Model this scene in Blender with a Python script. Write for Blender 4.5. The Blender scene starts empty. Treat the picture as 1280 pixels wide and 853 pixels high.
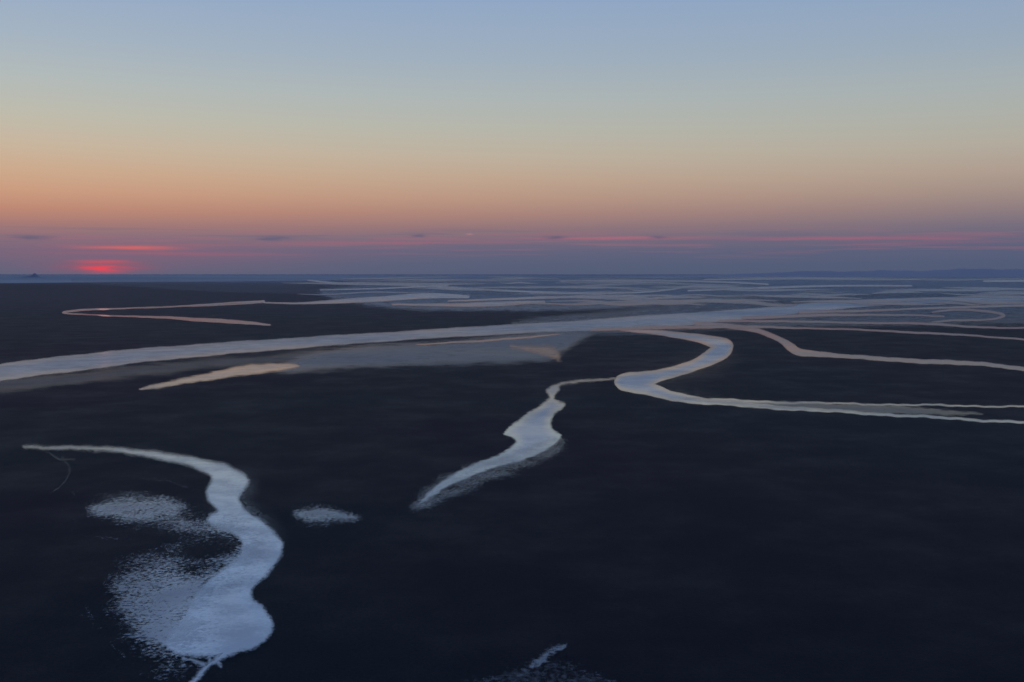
import bpy, math, random
import numpy as np
rng=random.Random(7)
scene=bpy.context.scene
scene.view_settings.view_transform='Standard'
scene.view_settings.look='None'
scene.view_settings.exposure=0
H=80.0; F=35/36*1280; P=math.atan(83.5/F)
# ---------- survey helper: sight-line (image bearing) -> point on the flats ----------
def sight(u,v):
    cx=(np.asarray(u,float)-640)/F; cy=(426.5-np.asarray(v,float))/F
    return cx, math.cos(P)+cy*math.sin(P), -math.sin(P)+cy*math.cos(P)
def ground_pt(u,v):
    x,y,z=sight(u,v); t=H/(-z); return x*t,y*t
def azel(u,v):
    x,y,z=sight(u,v)
    return math.degrees(math.atan2(x,y)), math.degrees(math.atan2(z,math.hypot(x,y)))
def lin(c):
    r=[]
    for k in c[:3]:
        k=k/255; r.append(k/12.92 if k<=0.04045 else ((k+0.055)/1.055)**2.4)
    return tuple(r)+(1.0,)
# ---------- camera ----------
cam=bpy.data.cameras.new("camera"); co=bpy.data.objects.new("camera",cam)
scene.collection.objects.link(co); co.location=(0,0,H); co.rotation_euler=(math.pi/2-P,0,0)
cam.lens=35; cam.sensor_width=36; cam.clip_start=0.5; cam.clip_end=600000
scene.camera=co
# ---------- node helper ----------
class N:
    def __init__(s,nt): s.nt=nt; s.n=nt.nodes; s.l=nt.links
    def new(s,t,**k):
        a=s.n.new(t)
        for q,v in k.items(): setattr(a,q,v)
        return a
    def put(s,sock,v):
        if isinstance(v,bpy.types.NodeSocket): s.l.new(v,sock)
        else: sock.default_value=v
    def m(s,op,a,b=0.0,c=0.0,clamp=False):
        x=s.new('ShaderNodeMath',operation=op); x.use_clamp=clamp
        s.put(x.inputs[0],a); s.put(x.inputs[1],b); s.put(x.inputs[2],c); return x.outputs[0]
    def mix(s,f,a,b,mode='MIX'):
        x=s.new('ShaderNodeMix',data_type='RGBA',blend_type=mode); s.put(x.inputs[0],f)
        s.put(x.inputs[6],a); s.put(x.inputs[7],b); return x.outputs[2]
    def xyz(s,a,b,c):
        x=s.new('ShaderNodeCombineXYZ'); s.put(x.inputs[0],a); s.put(x.inputs[1],b); s.put(x.inputs[2],c); return x.outputs[0]
    def noise(s,vec,scale,detail=3,rough=0.5):
        x=s.new('ShaderNodeTexNoise'); s.put(x.inputs['Vector'],vec); x.inputs['Scale'].default_value=scale
        x.inputs['Detail'].default_value=detail; x.inputs['Roughness'].default_value=rough; return x.outputs[0]
    def rng(s,v,a,b,c=0.0,d=1.0,smooth=True):
        x=s.new('ShaderNodeMapRange'); x.interpolation_type='SMOOTHSTEP' if smooth else 'LINEAR'
        s.put(x.inputs[0],v)
        for i,q in enumerate((a,b,c,d)): s.put(x.inputs[i+1],q)
        return x.outputs[0]
# ---------- world ----------
w=bpy.data.worlds.new("World"); scene.world=w; w.use_nodes=True; nt=w.node_tree; nt.nodes.clear(); n=N(nt)
try: w.cycles.sampling_method='NONE'
except Exception as ex: print(ex)
tc=n.new('ShaderNodeTexCoord'); sep=n.new('ShaderNodeSeparateXYZ'); n.l.new(tc.outputs['Generated'],sep.inputs[0])
X,Y,Z=sep.outputs
DEG=180/math.pi
el=n.m('MULTIPLY',n.m('ARCSINE',Z),DEG); az=n.m('MULTIPLY',n.m('ARCTAN2',X,Y),DEG)
fac=n.m('POWER',n.m('DIVIDE',n.m('MAXIMUM',el,0.0),90.0),0.5)
def ramp(stops):
    r=n.new('ShaderNodeValToRGB'); cr=r.color_ramp; cr.interpolation='LINEAR'
    stops=sorted(stops)
    while len(cr.elements)<len(stops): cr.elements.new(0.5)
    for e,(p,c) in zip(cr.elements,stops): e.position=p; e.color=c
    n.l.new(fac,r.inputs[0]); return r.outputs[0]
def st(y,c):
    e=max(azel(640,y)[1],0); return (math.sqrt(e/90),lin(c))
def se(e,c): return (math.sqrt(e/90),lin(c))
hi=[se(20,(136,158,189)),se(28,(124,146,182)),se(45,(92,117,162)),se(90,(58,82,132))]
left=ramp([st(343,(86,96,121)),st(330,(91,99,124)),st(315,(106,102,126)),st(300,(130,110,124)),st(285,(162,121,118)),
 st(268,(188,136,117)),st(248,(201,155,128)),st(225,(203,169,141)),st(195,(199,181,159)),st(160,(189,187,173)),st(120,(178,186,185)),
 st(70,(164,179,194)),st(0,(148,170,199))]+hi)
right=ramp([st(343,(78,90,114)),st(330,(82,92,119)),st(315,(88,95,122)),st(300,(104,102,124)),st(285,(122,112,126)),
 st(268,(144,126,129)),st(248,(163,143,135)),st(225,(175,158,145)),st(195,(178,171,158)),st(160,(173,176,169)),st(120,(165,175,179)),
 st(70,(152,169,187)),st(0,(141,164,194))]+hi)
f=n.rng(az,-26,26,0,1,smooth=False)
col=n.mix(f,left,right)
v2=n.xyz(n.m('MULTIPLY',az,0.5),n.m('MULTIPLY',el,5.0),3.0)
wn=n.m('SUBTRACT',n.noise(v2,1.0,3,0.6),0.5)
vec=n.xyz(n.m('MULTIPLY',az,0.11),n.m('MULTIPLY',el,3.4),0.0)
nz=n.noise(vec,1.0,3,0.55)
band=n.m('MULTIPLY',n.rng(el,0.7,1.5),n.rng(el,2.9,2.0))
sunaz,sunel=azel(128,335)
col=n.mix(n.m('MULTIPLY',n.m('MULTIPLY',band,n.rng(nz,0.50,0.64)),0.25),col,lin((172,104,120)))
col=n.mix(n.m('MULTIPLY',n.m('MULTIPLY',band,n.rng(nz,0.46,0.34)),0.35),col,lin((98,99,126)))
elw=n.m('ADD',el,n.m('ADD',n.m('MULTIPLY',wn,0.14),n.m('MULTIPLY',n.m('SUBTRACT',nz,0.5),0.16)))
azw=n.m('ADD',az,n.m('MULTIPLY',wn,2.6))
def gauss(u,v,sx,sy,warp=True):
    a,e=azel(u,v); k=57.3/F
    dx=n.m('MULTIPLY',n.m('SUBTRACT',azw if warp else az,a),1/(sx*k)); dy=n.m('MULTIPLY',n.m('SUBTRACT',elw if warp else el,e),1/(sy*k))
    return n.m('EXPONENT',n.m('MULTIPLY',n.m('MULTIPLY_ADD',dx,dx,n.m('MULTIPLY',dy,dy)),-1.0))
def blob(u,v,sx,sy,c,s,warp=True):
    global col
    col=n.mix(n.m('MULTIPLY',gauss(u,v,sx,sy,warp),s),col,lin(c))
blob(150,318,200,18,(150,92,112),0.28,False)
blob(128,334,48,6,(176,72,92),0.45)
blob(127,336,18,3.6,(232,70,84),0.95,True)
blob(130,327,26,1.8,(206,80,92),0.65)
blob(160,310,46,2.0,(216,100,98),0.8)
blob(200,317,90,1.5,(165,94,112),0.45)
blob(260,307,90,1.5,(160,98,114),0.4)
blob(485,304,130,1.9,(166,100,118),0.5)
blob(760,298,100,1.9,(184,104,120),0.6)
blob(1060,298,130,1.9,(172,98,120),0.55)
blob(1180,303,90,1.6,(150,94,120),0.35)
blob(587,293,4,1.0,(195,140,138),0.4,False)
g=None
for u,v,sx,sy in ((38,297,17,2.4),(340,299,17,2.4),(695,297,16,2.2),(820,297,14,1.8),(523,295,9,1.5)):
    q=gauss(u,v,sx,sy); g=q if g is None else n.m('ADD',g,q)
col=n.mix(n.m('MULTIPLY',g,0.75,clamp=True),col,lin((86,91,120)))
back=n.rng(n.m('ABSOLUTE',az),50,150)
col=n.mix(n.m('MULTIPLY',back,0.5),col,lin((46,60,98)))
sky=n.new('ShaderNodeTexSky'); sky.sky_type='NISHITA'; sky.sun_disc=False
sky.sun_elevation=math.radians(max(sunel,0.2)); sky.sun_rotation=math.radians(sunaz)
b1=n.new('ShaderNodeBackground'); n.put(b1.inputs[0],col); b1.inputs[1].default_value=1.0
b2=n.new('ShaderNodeBackground'); n.put(b2.inputs[0],sky.outputs[0]); b2.inputs[1].default_value=0.0015
ad=n.new('ShaderNodeAddShader'); n.l.new(b1.outputs[0],ad.inputs[0]); n.l.new(b2.outputs[0],ad.inputs[1])
out=n.new('ShaderNodeOutputWorld'); n.l.new(ad.outputs[0],out.inputs[0])
# ---------- sun lamp (almost set) ----------
sl=bpy.data.lights.new("sun",'SUN'); sl.energy=0.004; sl.angle=math.radians(0.6); sl.color=(1,0.35,0.25)
so=bpy.data.objects.new("sun",sl); scene.collection.objects.link(so)
from mathutils import Vector
d=Vector((math.sin(math.radians(sunaz)),math.cos(math.radians(sunaz)),math.tan(math.radians(max(sunel,0.3)))))
so.rotation_euler=d.to_track_quat('Z','Y').to_euler()
# ---------- materials ----------
def newmat(name):
    m=bpy.data.materials.new(name); m.use_nodes=True; m.node_tree.nodes.clear(); return m,N(m.node_tree)
def sand_mat():
    m,n=newmat("wet_mud_sand")
    pos=n.new('ShaderNodeNewGeometry').outputs['Position']
    sp=n.new('ShaderNodeSeparateXYZ'); n.l.new(pos,sp.inputs[0])
    a=n.noise(pos,0.0035,2,0.4); b=n.noise(pos,0.022,5,0.7); c=n.noise(pos,1.1,3,0.8)
    base=n.mix(n.rng(a,0.35,0.65),(0.0065,0.0200,0.030,1),(0.0150,0.0120,0.028,1))
    base=n.mix(n.m('MULTIPLY',n.rng(b,0.48,0.80),0.42),base,(0.025,0.031,0.046,1))
    base=n.mix(n.m('MULTIPLY',n.rng(c,0.46,0.60),0.40),base,(0.004,0.008,0.013,1))
    # farther flats: sheen and haze painted into the base colour, strongest towards the sea
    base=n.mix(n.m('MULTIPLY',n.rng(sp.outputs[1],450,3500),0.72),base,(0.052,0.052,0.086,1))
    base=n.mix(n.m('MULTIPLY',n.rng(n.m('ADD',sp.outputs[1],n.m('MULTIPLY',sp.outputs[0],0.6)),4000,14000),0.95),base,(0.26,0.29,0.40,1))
    bu=n.new('ShaderNodeBump'); bu.inputs['Strength'].default_value=0.35; bu.inputs['Distance'].default_value=0.2
    n.put(bu.inputs['Height'],c)
    p=n.new('ShaderNodeBsdfPrincipled'); n.put(p.inputs['Base Color'],base); n.put(p.inputs['Roughness'],n.rng(b,0.35,0.7,0.74,0.63))
    p.inputs['Specular IOR Level'].default_value=0.06; n.l.new(bu.outputs[0],p.inputs['Normal'])
    o=n.new('ShaderNodeOutputMaterial'); n.l.new(p.outputs[0],o.inputs[0]); return m
def water_mat(name,nscale,r_edge,r_mid,tint,bump=0.0,far=0.16,var=0.80,fine=0.45):
    """edge = shoreline profile (0.5 at the waterline), amt = how much standing water, frag = broken sand ripples, halo = film of water soaking the margin"""
    m,n=newmat(name)
    pos=n.new('ShaderNodeNewGeometry').outputs['Position']
    sp=n.new('ShaderNodeSeparateXYZ'); n.l.new(pos,sp.inputs[0])
    def at(k):
        x=n.new('ShaderNodeAttribute'); x.attribute_name=k; return x.outputs['Fac']
    edge,amt,frag,dep,halo=at('edge'),at('amt'),at('frag'),at('depth'),at('halo')
    nz=n.noise(pos,nscale,4,0.75); big=n.noise(pos,nscale*0.07,3,0.55)
    q=n.m('ADD',n.m('MULTIPLY',n.m('SUBTRACT',nz,0.5),5.2),n.m('MULTIPLY',n.m('SUBTRACT',big,0.5),2.6))
    mask=n.rng(n.m('ADD',edge,n.m('MULTIPLY',q,frag)),0.15,0.85)
    mask=n.m('MULTIPLY',mask,amt)
    hm=n.m('MULTIPLY',halo,n.rng(n.m('ADD',n.m('MULTIPLY',nz,0.75),n.m('MULTIPLY',big,0.25)),0.42,0.60,0.0,1.7))
    mask=n.m('MAXIMUM',mask,hm)
    rr=n.m('ADD',n.rng(dep,0.0,1.0,r_edge,r_mid),n.m('MULTIPLY',n.m('SUBTRACT',big,0.5),0.35))
    rr=n.m('ADD',rr,n.rng(sp.outputs[1],900,4500,0.0,far))
    rr=n.m('MAXIMUM',rr,0.06)
    g=n.new('ShaderNodeBsdfAnisotropic')
    mott=n.rng(n.m('ADD',n.m('MULTIPLY',big,1-fine),n.m('MULTIPLY',nz,fine)),0.36,0.62)
    n.put(g.inputs['Color'],n.mix(mott,tint,tuple(k*q2 for k,q2 in zip(tint[:3],(var*.96,var,var*1.06)))+(1,))); n.put(g.inputs['Roughness'],rr)
    if bump:
        bu=n.new('ShaderNodeBump'); bu.inputs['Strength'].default_value=bump; bu.inputs['Distance'].default_value=0.2
        n.put(bu.inputs['Height'],nz); n.l.new(bu.outputs[0],g.inputs['Normal'])
    t=n.new('ShaderNodeBsdfTransparent'); mx=n.new('ShaderNodeMixShader'); n.put(mx.inputs[0],mask)
    n.l.new(t.outputs[0],mx.inputs[1]); n.l.new(g.outputs[0],mx.inputs[2])
    o=n.new('ShaderNodeOutputMaterial'); n.l.new(mx.outputs[0],o.inputs[0]); return m
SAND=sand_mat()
W_RIVER=water_mat("river_water",0.03,0.22,0.28,(0.45,0.515,0.615,1),var=0.68)
W_POOL=water_mat("shallow_pool_water",0.9,0.08,0.22,(0.555,0.61,0.71,1),bump=0.16,var=0.72,fine=0.3)
W_MID=water_mat("creek_water",0.16,0.11,0.28,(0.55,0.605,0.70,1),var=0.74,fine=0.25)
W_CALM=water_mat("calm_water",0.08,0.12,0.19,(0.51,0.555,0.65,1),far=0.08)
W_SEA=water_mat("sea_water",0.002,0.4,0.4,(0.40,0.44,0.52,1))
# ---------- ground ----------
def mesh_obj(name,verts,faces,mat,attrs=None):
    me=bpy.data.meshes.new(name)
    verts=np.asarray(verts,np.float32); faces=np.asarray(faces,np.int32)
    me.vertices.add(len(verts)); me.vertices.foreach_set('co',verts.ravel())
    me.loops.add(faces.size); me.loops.foreach_set('vertex_index',faces.ravel())
    me.polygons.add(len(faces)); me.polygons.foreach_set('loop_start',np.arange(len(faces),dtype=np.int32)*4)
    me.polygons.foreach_set('loop_total',np.full(len(faces),4,np.int32))
    me.update(calc_edges=True); me.validate()
    if attrs:
        for k,v in attrs.items():
            a=me.attributes.new(k,'FLOAT','POINT'); a.data.foreach_set('value',np.asarray(v,np.float32))
    me.materials.append(mat)
    ob=bpy.data.objects.new(name,me); scene.collection.objects.link(ob); return ob
def gridfaces(ny,nx):
    i=np.arange((ny-1)*nx).reshape(ny-1,nx)[:,:-1].ravel()
    return np.stack([i,i+1,i+1+nx,i+nx],1)
gx=np.concatenate([-np.geomspace(250000,20,60),[0],np.geomspace(20,250000,60)])
gy=np.concatenate([-np.geomspace(250000,100,20),[0],np.geomspace(20,400000,90)])
A,B=np.meshgrid(gx,gy)
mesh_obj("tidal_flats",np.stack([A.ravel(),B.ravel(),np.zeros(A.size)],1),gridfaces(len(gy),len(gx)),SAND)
# ---------- water bodies ----------
def sd_ribbon(px,py,pts):
    best=np.full(px.shape,-1e9)
    for (x0,y0,r0),(x1,y1,r1) in zip(pts[:-1],pts[1:]):
        dx,dy=x1-x0,y1-y0; L=dx*dx+dy*dy+1e-9
        t=np.clip(((px-x0)*dx+(py-y0)*dy)/L,0,1)
        best=np.maximum(best,(r0+(r1-r0)*t)-np.hypot(px-x0-t*dx,py-y0-t*dy))
    return best
def sd_poly(px,py,pts):
    dist=np.full(px.shape,1e9); ins=np.zeros(px.shape,bool)
    for (x0,y0),(x1,y1) in zip(pts,pts[1:]+pts[:1]):
        dx,dy=x1-x0,y1-y0; L=dx*dx+dy*dy+1e-9
        t=np.clip(((px-x0)*dx+(py-y0)*dy)/L,0,1)
        dist=np.minimum(dist,np.hypot(px-x0-t*dx,py-y0-t*dy))
        if y0!=y1:
            ins^=((y0>py)!=(y1>py))&(px<(x1-x0)*(py-y0)/(y1-y0)+x0)
    return np.where(ins,dist,-dist)
def smooth(pts,closed=False,k=5):
    P_=np.array(pts,float); m=len(P_); o=[]
    for i in (range(m) if closed else range(m-1)):
        if closed: p0,p1,p2,p3=P_[(i-1)%m],P_[i],P_[(i+1)%m],P_[(i+2)%m]
        else: p0,p1,p2,p3=P_[max(i-1,0)],P_[i],P_[i+1],P_[min(i+2,m-1)]
        for j in range(k):
            t=j/k
            o.append(0.5*((2*p1)+(-p0+p2)*t+(2*p0-5*p1+4*p2-p3)*t*t+(-p0+3*p1-3*p2+p3)*t**3))
    if not closed: o.append(P_[-1])
    o=np.array(o)
    if o.shape[1]==3: o[:,2]=np.maximum(o[:,2],0.2)
    return [tuple(q) for q in o]
zlev=[0.02]; cnt=[0]
def water(name,mat,ribbons=(),polys=(),holes=(),soft=1.0,frag=0.0,amt=1.0,sx=1.6,sy=0.8,depth=9.0,wig=1.0,emax=4.0,fade=None,halo=None):
    R=[smooth(r) for r in ribbons]; Q=[smooth(p,True) for p in polys]; Hs=[smooth(p,True) for p in holes]
    allp=[(x,y,r) for rr in R for x,y,r in rr]+[(x,y,0) for q in Q for x,y in q]
    pad=soft*(1+4*frag)+2+(halo[1]*3 if halo else 0)
    x0=min(p[0]-p[2] for p in allp)-pad; x1=max(p[0]+p[2] for p in allp)+pad
    y0=max(min(p[1]-p[2] for p in allp)-pad,344.2); y1=max(p[1]+p[2] for p in allp)+pad
    nx=int((x1-x0)/sx)+2; ny=int((y1-y0)/sy)+2
    U,V=np.meshgrid(np.linspace(x0,x1,nx),np.linspace(y0,y1,ny))
    s=np.clip((V-343)/150,0.05,1.2)*wig; cnt[0]+=1; ph=cnt[0]*1.7
    U2=U+s*(0.9*np.sin(V*0.10+ph)+0.5*np.sin(U*0.07+V*0.17+ph*2)+0.4*np.sin(V*0.33+U*0.05+ph))
    V2=V+s*(0.5*np.sin(U*0.05+ph)+0.35*np.sin(U*0.12+V*0.1+ph*3)+0.25*np.sin(U*0.29+ph))
    d=np.full(U.shape,-1e9)
    for r in R: d=np.maximum(d,sd_ribbon(U2,V2,r))
    for q in Q: d=np.maximum(d,sd_poly(U2,V2,q))
    for h in Hs: d=np.minimum(d,-sd_poly(U2,V2,h))
    e=np.clip(0.5+d/(2*soft),-4,emax)
    am=np.full(U.shape,amt)
    if fade:   # thinning film of water: full depth at (ax,ay), thin at (bx,by)
        (ax,ay),(bx,by),k=fade; L=(bx-ax)**2+(by-ay)**2
        t=np.clip(((U-ax)*(bx-ax)+(V-ay)*(by-ay))/L,0,1); am=am*(1-(1-k)*t); e=e-0.5*t*(e>0)*min(frag*3,1)
    hl=np.zeros(U.shape)
    if halo:   # (strength, reach, centre, radius): damp margin, strongest around a low spot
        hs,hr,hc,hR=halo
        t=np.clip(-d/(3*hr),0,1); loc=np.exp(-(((U-hc[0])/hR[0])**2+((V-hc[1])/hR[1])**2))
        hl=hs*(1-t)**2.5*loc
    gxx,gyy=ground_pt(U,V)
    z=zlev[0]; zlev[0]+=0.012
    zz=np.full(U.shape,z)*np.clip(gyy/800,1,12)
    fc=gridfaces(ny,nx); keep=(e.ravel()[fc].max(1)>-1.5*frag-0.01)|(hl.ravel()[fc].max(1)>0.003)
    fc=fc[keep]; used=np.unique(fc); mp=np.zeros(U.size,np.int64); mp[used]=np.arange(len(used))
    fc=mp[fc]
    vv=np.stack([gxx.ravel(),gyy.ravel(),zz.ravel()],1)[used]
    fc=fc[:,::-1]
    c=len(used)
    return mesh_obj(name,vv,fc,mat,{'edge':e.ravel()[used],'amt':am.ravel()[used],'frag':np.full(c,frag),'depth':np.clip(d.ravel()[used]/depth,0,1),'halo':hl.ravel()[used]})
water("sea",W_SEA,polys=[[(-60,344),(-60,354),(150,353),(330,352),(500,350),(700,348.5),(1000,348),(1340,347.5),(1340,344),(640,344)]],soft=1.0,sx=4,sy=0.4,wig=0.4,amt=0.9)
# broad wet sheens
water("wet_sand",W_RIVER,polys=[[(640,404),(800,386),(930,374),(1080,366),(1340,362),(1340,400),(1180,404),(1000,408),(860,413),(740,416)]],soft=6,frag=0.4,amt=0.5,sx=2.5,sy=1,emax=.65)
water("wet_sand",W_RIVER,polys=[[(350,458),(390,440),(470,430),(560,428),(620,420),(700,413),(738,417),(722,428),(705,440),(680,451),(620,453),(560,455),(480,458),(400,463),(350,467)]],soft=7,frag=0.3,amt=0.55,sx=2,sy=0.8,emax=0.85)
water("wet_sand",W_RIVER,polys=[[(0,474),(130,462),(260,449),(330,445),(400,437),(380,450),(260,460),(160,472),(60,484),(-20,490),(-20,476)]],soft=8,frag=0.25,amt=0.32,sx=2.5,sy=1,emax=.7)
water("wet_sand",W_RIVER,polys=[[(400,364),(560,350),(760,347),(1000,345.5),(1340,345),(1340,364),(1080,368),(900,376),(760,386),(600,388),(480,384)]],soft=5,frag=0.35,amt=0.65,sx=3,sy=0.6,wig=.5,emax=.7)
water("wet_sand",W_RIVER,polys=[[(90,350),(400,350),(560,355),(480,364),(380,366),(240,362)]],soft=4,frag=0.35,amt=0.35,sx=3,sy=0.6,wig=.5,emax=.45)
# main river
water("tidal_river",W_RIVER,polys=[[(-60,460),(0,455),(100,443),(200,434),(300,427),(400,420.5),(500,414.5),(600,408),(700,402.5),(800,395),(880,390),(950,385),(1010,379),(1070,375),(1150,372.5),(1340,370),(1340,375),(1200,378),(1120,381),(1060,386),(1000,392),(930,400),(860,407),(780,412.5),(700,415),(600,420),(500,426),(400,433.5),(300,442),(200,451),(120,461),(50,470),(-60,482)]],soft=1.6,sx=2,sy=0.7,amt=0.97,frag=.12)
water("tidal_channel",W_CALM,ribbons=[[(520,432,.6),(560,428.5,1.0),(610,426,1.2),(660,422,1.2),(698,418,.8)]],soft=0.8,sx=1.6,sy=0.5,amt=0.9,frag=.1)
water("tidal_pool",W_CALM,ribbons=[[(640,434,1),(665,437,3),(690,441,6),(697,447,3)]],soft=5,frag=0.42,amt=0.75,sx=1.4,sy=0.6,emax=.7)
water("tidal_pool",W_CALM,polys=[[(175,487.5),(205,479),(245,470),(275,463),(310,457),(350,454.5),(374,457.5),(350,464),(305,470),(250,477),(200,485)]],soft=2.6,frag=0.28,sx=1.5,sy=0.6,amt=1.0)
# S bend channel to the right
water("tidal_channel",W_MID,ribbons=[
 [(775,413,1.6),(820,416,3),(860,421,4.5),(888,427,7),(905,435,11),(892,445,11),(875,454,8),(855,461,7),(835,467,7),(812,473,9),(792,478,12),(778,479,10),(792,482,10),(815,488,8),(840,495,6),(870,500.5,4.5),(910,504.5,3.6),(960,508.5,2.8),(1020,513,2.2),(1100,518,1.7),(1180,523,1.5),(1340,532,1.5)],
 [(872,500,2.5),(930,502,1.6),(1000,504,1.2),(1100,506,1.0),(1340,510,1.0)]],soft=1.4,frag=0.12,sx=1.6,sy=0.7,depth=8,halo=(0.16,8,(885,468),(70,26)))
water("wet_sand",W_MID,polys=[[(850,498),(930,501),(1010,504),(1120,508),(1230,518),(1100,517),(1000,512),(930,508)]],soft=2.5,frag=0.3,amt=0.4,sx=2,sy=0.7,emax=.8)
water("tidal_channel",W_CALM,ribbons=[[(870,405,2.5),(920,409,3.2),(950,415,3),(975,425,3.5),(990,436,5.5),(1003,441,4.5),(1050,445,2.6),(1110,450,2.6),(1180,453,2.8),(1240,457,2.3),(1290,463,2.6),(1340,467,3)]],soft=1.3,frag=0.14,sx=1.6,sy=0.6,amt=0.9)
water("tidal_channel",W_CALM,ribbons=[[(740,413,1.5),(830,410,2),(930,409,1.7),(1000,410.5,1.2),(1080,413,1.2),(1160,417,1.3),(1230,421,1.1),(1340,429,1.3)]],soft=0.9,frag=0.12,sx=2,sy=0.5,amt=0.85)
water("tidal_channel",W_MID,ribbons=[[(900,402,1.5),(980,402,1.4),(1060,404,1.2),(1150,405,1.5),(1240,410,1.3),(1340,411,1.5)],[(1000,391,2),(1080,389,1.5),(1160,386,1.2),(1250,383,1.6),(1340,381,1.5)],[(930,398,2),(1010,395,2),(1100,394,1.2),(1180,396,1)]],soft=1,frag=0.18,sx=2,sy=0.5,amt=0.85)
water("tidal_channel",W_CALM,ribbons=[[(1165,391,1),(1195,387.5,1.5),(1235,390,1.5),(1255,395,1.8),(1238,400,1.3),(1190,401,1.3),(1165,403,.8)]],soft=0.8,frag=0.15,sx=1.6,sy=0.5,amt=0.85)
# upper left loop
water("tidal_channel",W_CALM,ribbons=[[(338,407,.8),(318,405,1.8),(285,402,2.4),(245,400,2.3),(205,397.5,1.5),(150,395.5,1.0),(100,393.5,.8),(78,391.5,1.1),(98,388.5,1.3),(140,386.5,.9),(200,384.5,.8),(270,382,.8),(330,378.5,.9)]],soft=0.8,frag=0.14,sx=1.6,sy=0.45,amt=0.95)
water("tidal_channel",W_MID,ribbons=[[(330,379,.8),(380,379.5,1.3),(430,377,2.8),(480,374,3.2),(530,370.5,3.6),(585,371.5,2)],[(490,381,1),(560,382,2),(620,380.5,3),(680,378,1.5)],[(560,377,1),(640,374,1.4),(740,371,1.6),(840,370,1)],[(180,386,.7),(260,381,.8),(330,377,1.2)]],soft=1.0,frag=0.2,sx=1.8,sy=0.45,amt=0.9)
water("tidal_channel",W_MID,ribbons=[[(385,351,.8),(430,355,1.3),(500,357,.9),(570,360,1.0),(630,364,1.2),(720,367,1.4),(800,366,1.2),(850,361,1)],[(400,363,.7),(480,361,.9),(560,357,1.2)],[(700,352,.8),(800,351,1.1),(900,353,1.2),(960,356,1)],[(860,364,1),(940,361,1.4),(1040,358,1.2),(1140,358,1)],[(880,350,.8),(1000,349,1),(1150,350,1)],[(1230,352,1.5),(1340,351,2)]],soft=0.9,frag=0.2,sx=2,sy=0.4,amt=0.85,wig=.5)
rb=[]
for i in range(80):
    y=347+rng.random()**1.3*34; x=rng.uniform(400,1300) if y<368 else rng.uniform(700,1300); L=rng.uniform(50,220); r=rng.uniform(.25,1.2)*(0.55+(y-345)/30)
    a=rng.uniform(-.03,.03); q=[]
    for j in range(5):
        t=j/4; q.append((x+(t-.5)*L,y+(t-.5)*L*a+rng.uniform(-1,1)*(y-344)*0.06,r*(.3+math.sin(math.pi*t))))
    rb.append(q)
water("distant_tidal_channels",W_MID,ribbons=rb,soft=1.1,frag=0.3,sx=2.4,sy=0.4,amt=0.72,wig=.5)
# centre creek
water("tidal_creek",W_MID,ribbons=[[(768,474,.5),(740,475.5,.7),(715,479,.9),(700,482,1.1),(692,487,3.5)]],
 polys=[[(684,489),(696,484),(699,488),(694,494),(693,501),(704,506),(702,512),(693,518),(690,528),(693,538),(702,546),(697,555),(681,564),(658,573),(634,581)
 ,(606,591),(578,603),(550,618),(526,632),(519,632),(531,619),(550,604),(575,589),(600,577),(624,568),(641,557),(644,550),(632,543),(634,536),(648,525),(664,514),(678,505),(687,498)]],soft=3.0,frag=0.26,sx=1.2,sy=0.8,depth=14,fade=((640,565),(520,634),0.75))
water("wet_sand",W_POOL,polys=[[(690,552),(700,556),(684,570),(645,586),(590,606),(530,632),(520,632),(545,608),(585,590),(640,572)]],soft=11,frag=0.34,amt=0.6,sx=1.3,sy=0.9,emax=.42)
# lower left pool
water("tidal_pool",W_POOL,ribbons=[[(290,812,7),(278,822,3.4),(262,833,2.2),(247,848,2.8),(232,868,3.6)],[(258,835,1.0),(245,829,.9),(230,825,.5)],[(262,831,1.0),(262,822,.6)],[(270,827,.9),(277,836,.5)],
  [(30,560,.7),(90,560.5,1.1),(150,564,1.8)]],
 polys=[[(120,561.5),(150,561.5),(200,566),(240,573),(280,582),(304,594),(311,603),(304,615),(300,626),(310,640),(330,655),(347,672),(354,686),(349,700),(334,718),(318,732),(315,745),(330,762),(340,778),(335,795),(318,810),(290,818),(262,822),(236,822),(214,816),(206,804),(214,790),(226,775),(238,755),(250,738),(266,722),(287,706),(302,692),(303,680),(290,668),(270,661),(258,654),(264,645),(272,640),(263,628),(258,616),(263,603),(256,592),(235,583),(200,574),(150,566),(120,564)]],soft=5,frag=0.24,sx=1.3,sy=1.2,depth=30,halo=(0.34,8,(312,636),(34,34)))
water("wet_sand",W_POOL,polys=[[(112,636),(165,626),(215,631),(262,655),(295,664),(310,690),(290,712),(262,730),(250,765),(245,800),(205,826),(172,802),(142,768),(130,738),(140,712),(172,700),(212,690),(222,675),(195,660),(150,650)]],holes=[[(232,674),(285,668),(302,685),(284,704),(245,716),(222,698)]],soft=24,frag=0.48,amt=0.9,sx=1.5,sy=1.3,emax=0.95,fade=((265,785),(125,715),0.6))
water("wet_sand",W_POOL,polys=[[(112,636),(150,627),(200,627),(226,636),(205,648),(160,650)]],soft=11,frag=0.46,amt=0.7,sx=1.5,sy=1,emax=.65)
water("tidal_pool",W_POOL,polys=[[(370,643),(388,638),(408,638),(430,643),(444,648),(420,650),(395,653),(377,649)]],soft=8,frag=0.46,amt=0.62,sx=1.3,sy=1,emax=.7)
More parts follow.
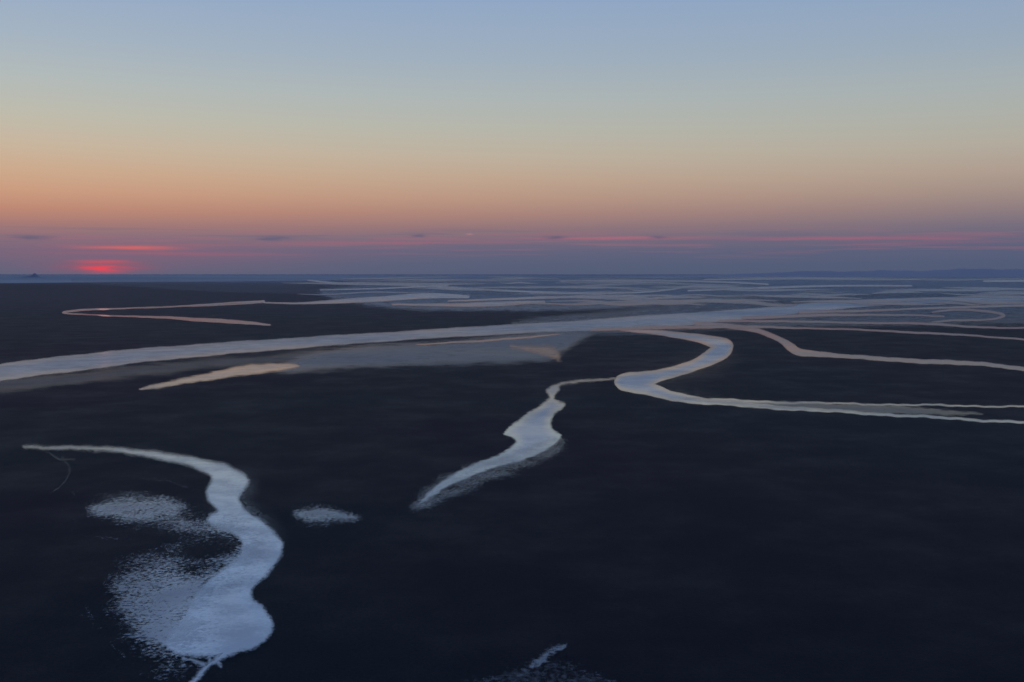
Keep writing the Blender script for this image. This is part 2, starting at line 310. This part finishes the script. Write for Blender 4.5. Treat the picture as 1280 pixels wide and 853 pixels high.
water("drainage_rill",W_POOL,ribbons=[[(78,572,.6),(86,585,.6),(82,600,.6),(68,615,.4)],[(60,566,.8),(75,575,1.0),(95,575,.6)]],soft=1.8,frag=0.3,amt=0.12,sx=1.3,sy=1)
# foreground pools
water("tidal_pool",W_POOL,ribbons=[[(704,811,.8),(686,817,2.2),(678,826,2.6),(664,834,.8)]],soft=5,frag=0.45,amt=0.5,sx=1.4,sy=1.2,emax=.6)
water("wet_sand",W_POOL,polys=[[(570,866),(630,852),(665,842),(715,840),(755,854),(770,880),(570,880)]],soft=12,frag=0.34,amt=0.30,sx=2,sy=1.5,emax=.35)
# ---------- distant coast ----------
def hills(name,u0,u1,dist,hfun,col):
    m,n_=newmat(name+"_haze"); p=n_.new('ShaderNodeBsdfPrincipled'); p.inputs['Roughness'].default_value=1; p.inputs['Specular IOR Level'].default_value=0
    pos=n_.new('ShaderNodeNewGeometry').outputs['Position']
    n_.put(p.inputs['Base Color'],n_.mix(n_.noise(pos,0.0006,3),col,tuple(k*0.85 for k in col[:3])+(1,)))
    o=n_.new('ShaderNodeOutputMaterial'); n_.l.new(p.outputs[0],o.inputs[0])
    us=np.linspace(u0,u1,240); vs=[]
    rows=7
    for j in range(rows):
        t=j/(rows-1); prof=math.sin(math.pi*t)**0.8 if 0<t<1 else 0
        for u in us:
            a=math.atan((u-640)/F); D=dist*(1+0.16*t)
            vs.append((D*math.tan(a),D,hfun(u,t)*prof-2*(prof==0)))
    return mesh_obj(name,np.array(vs),gridfaces(rows,len(us)),m)
def hf(u,t):
    k=min(max((u-850)/260,0),1); k=k*k*(3-2*k); e=min(max((1500-u)/200,0),1)
    return (50+230*k*(0.75+0.15*math.sin(u*0.021+t)+0.08*math.sin(u*0.063+2*t)+0.04*math.sin(u*.19)))*e*min(max((u-760)/100,0),1)
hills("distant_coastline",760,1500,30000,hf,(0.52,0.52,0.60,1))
def isl(u,t): return 90*math.exp(-((u-45)/4)**2)+30*math.exp(-((u-38)/9)**2)
hills("distant_island",15,70,24000,isl,(0.30,0.32,0.42,1))
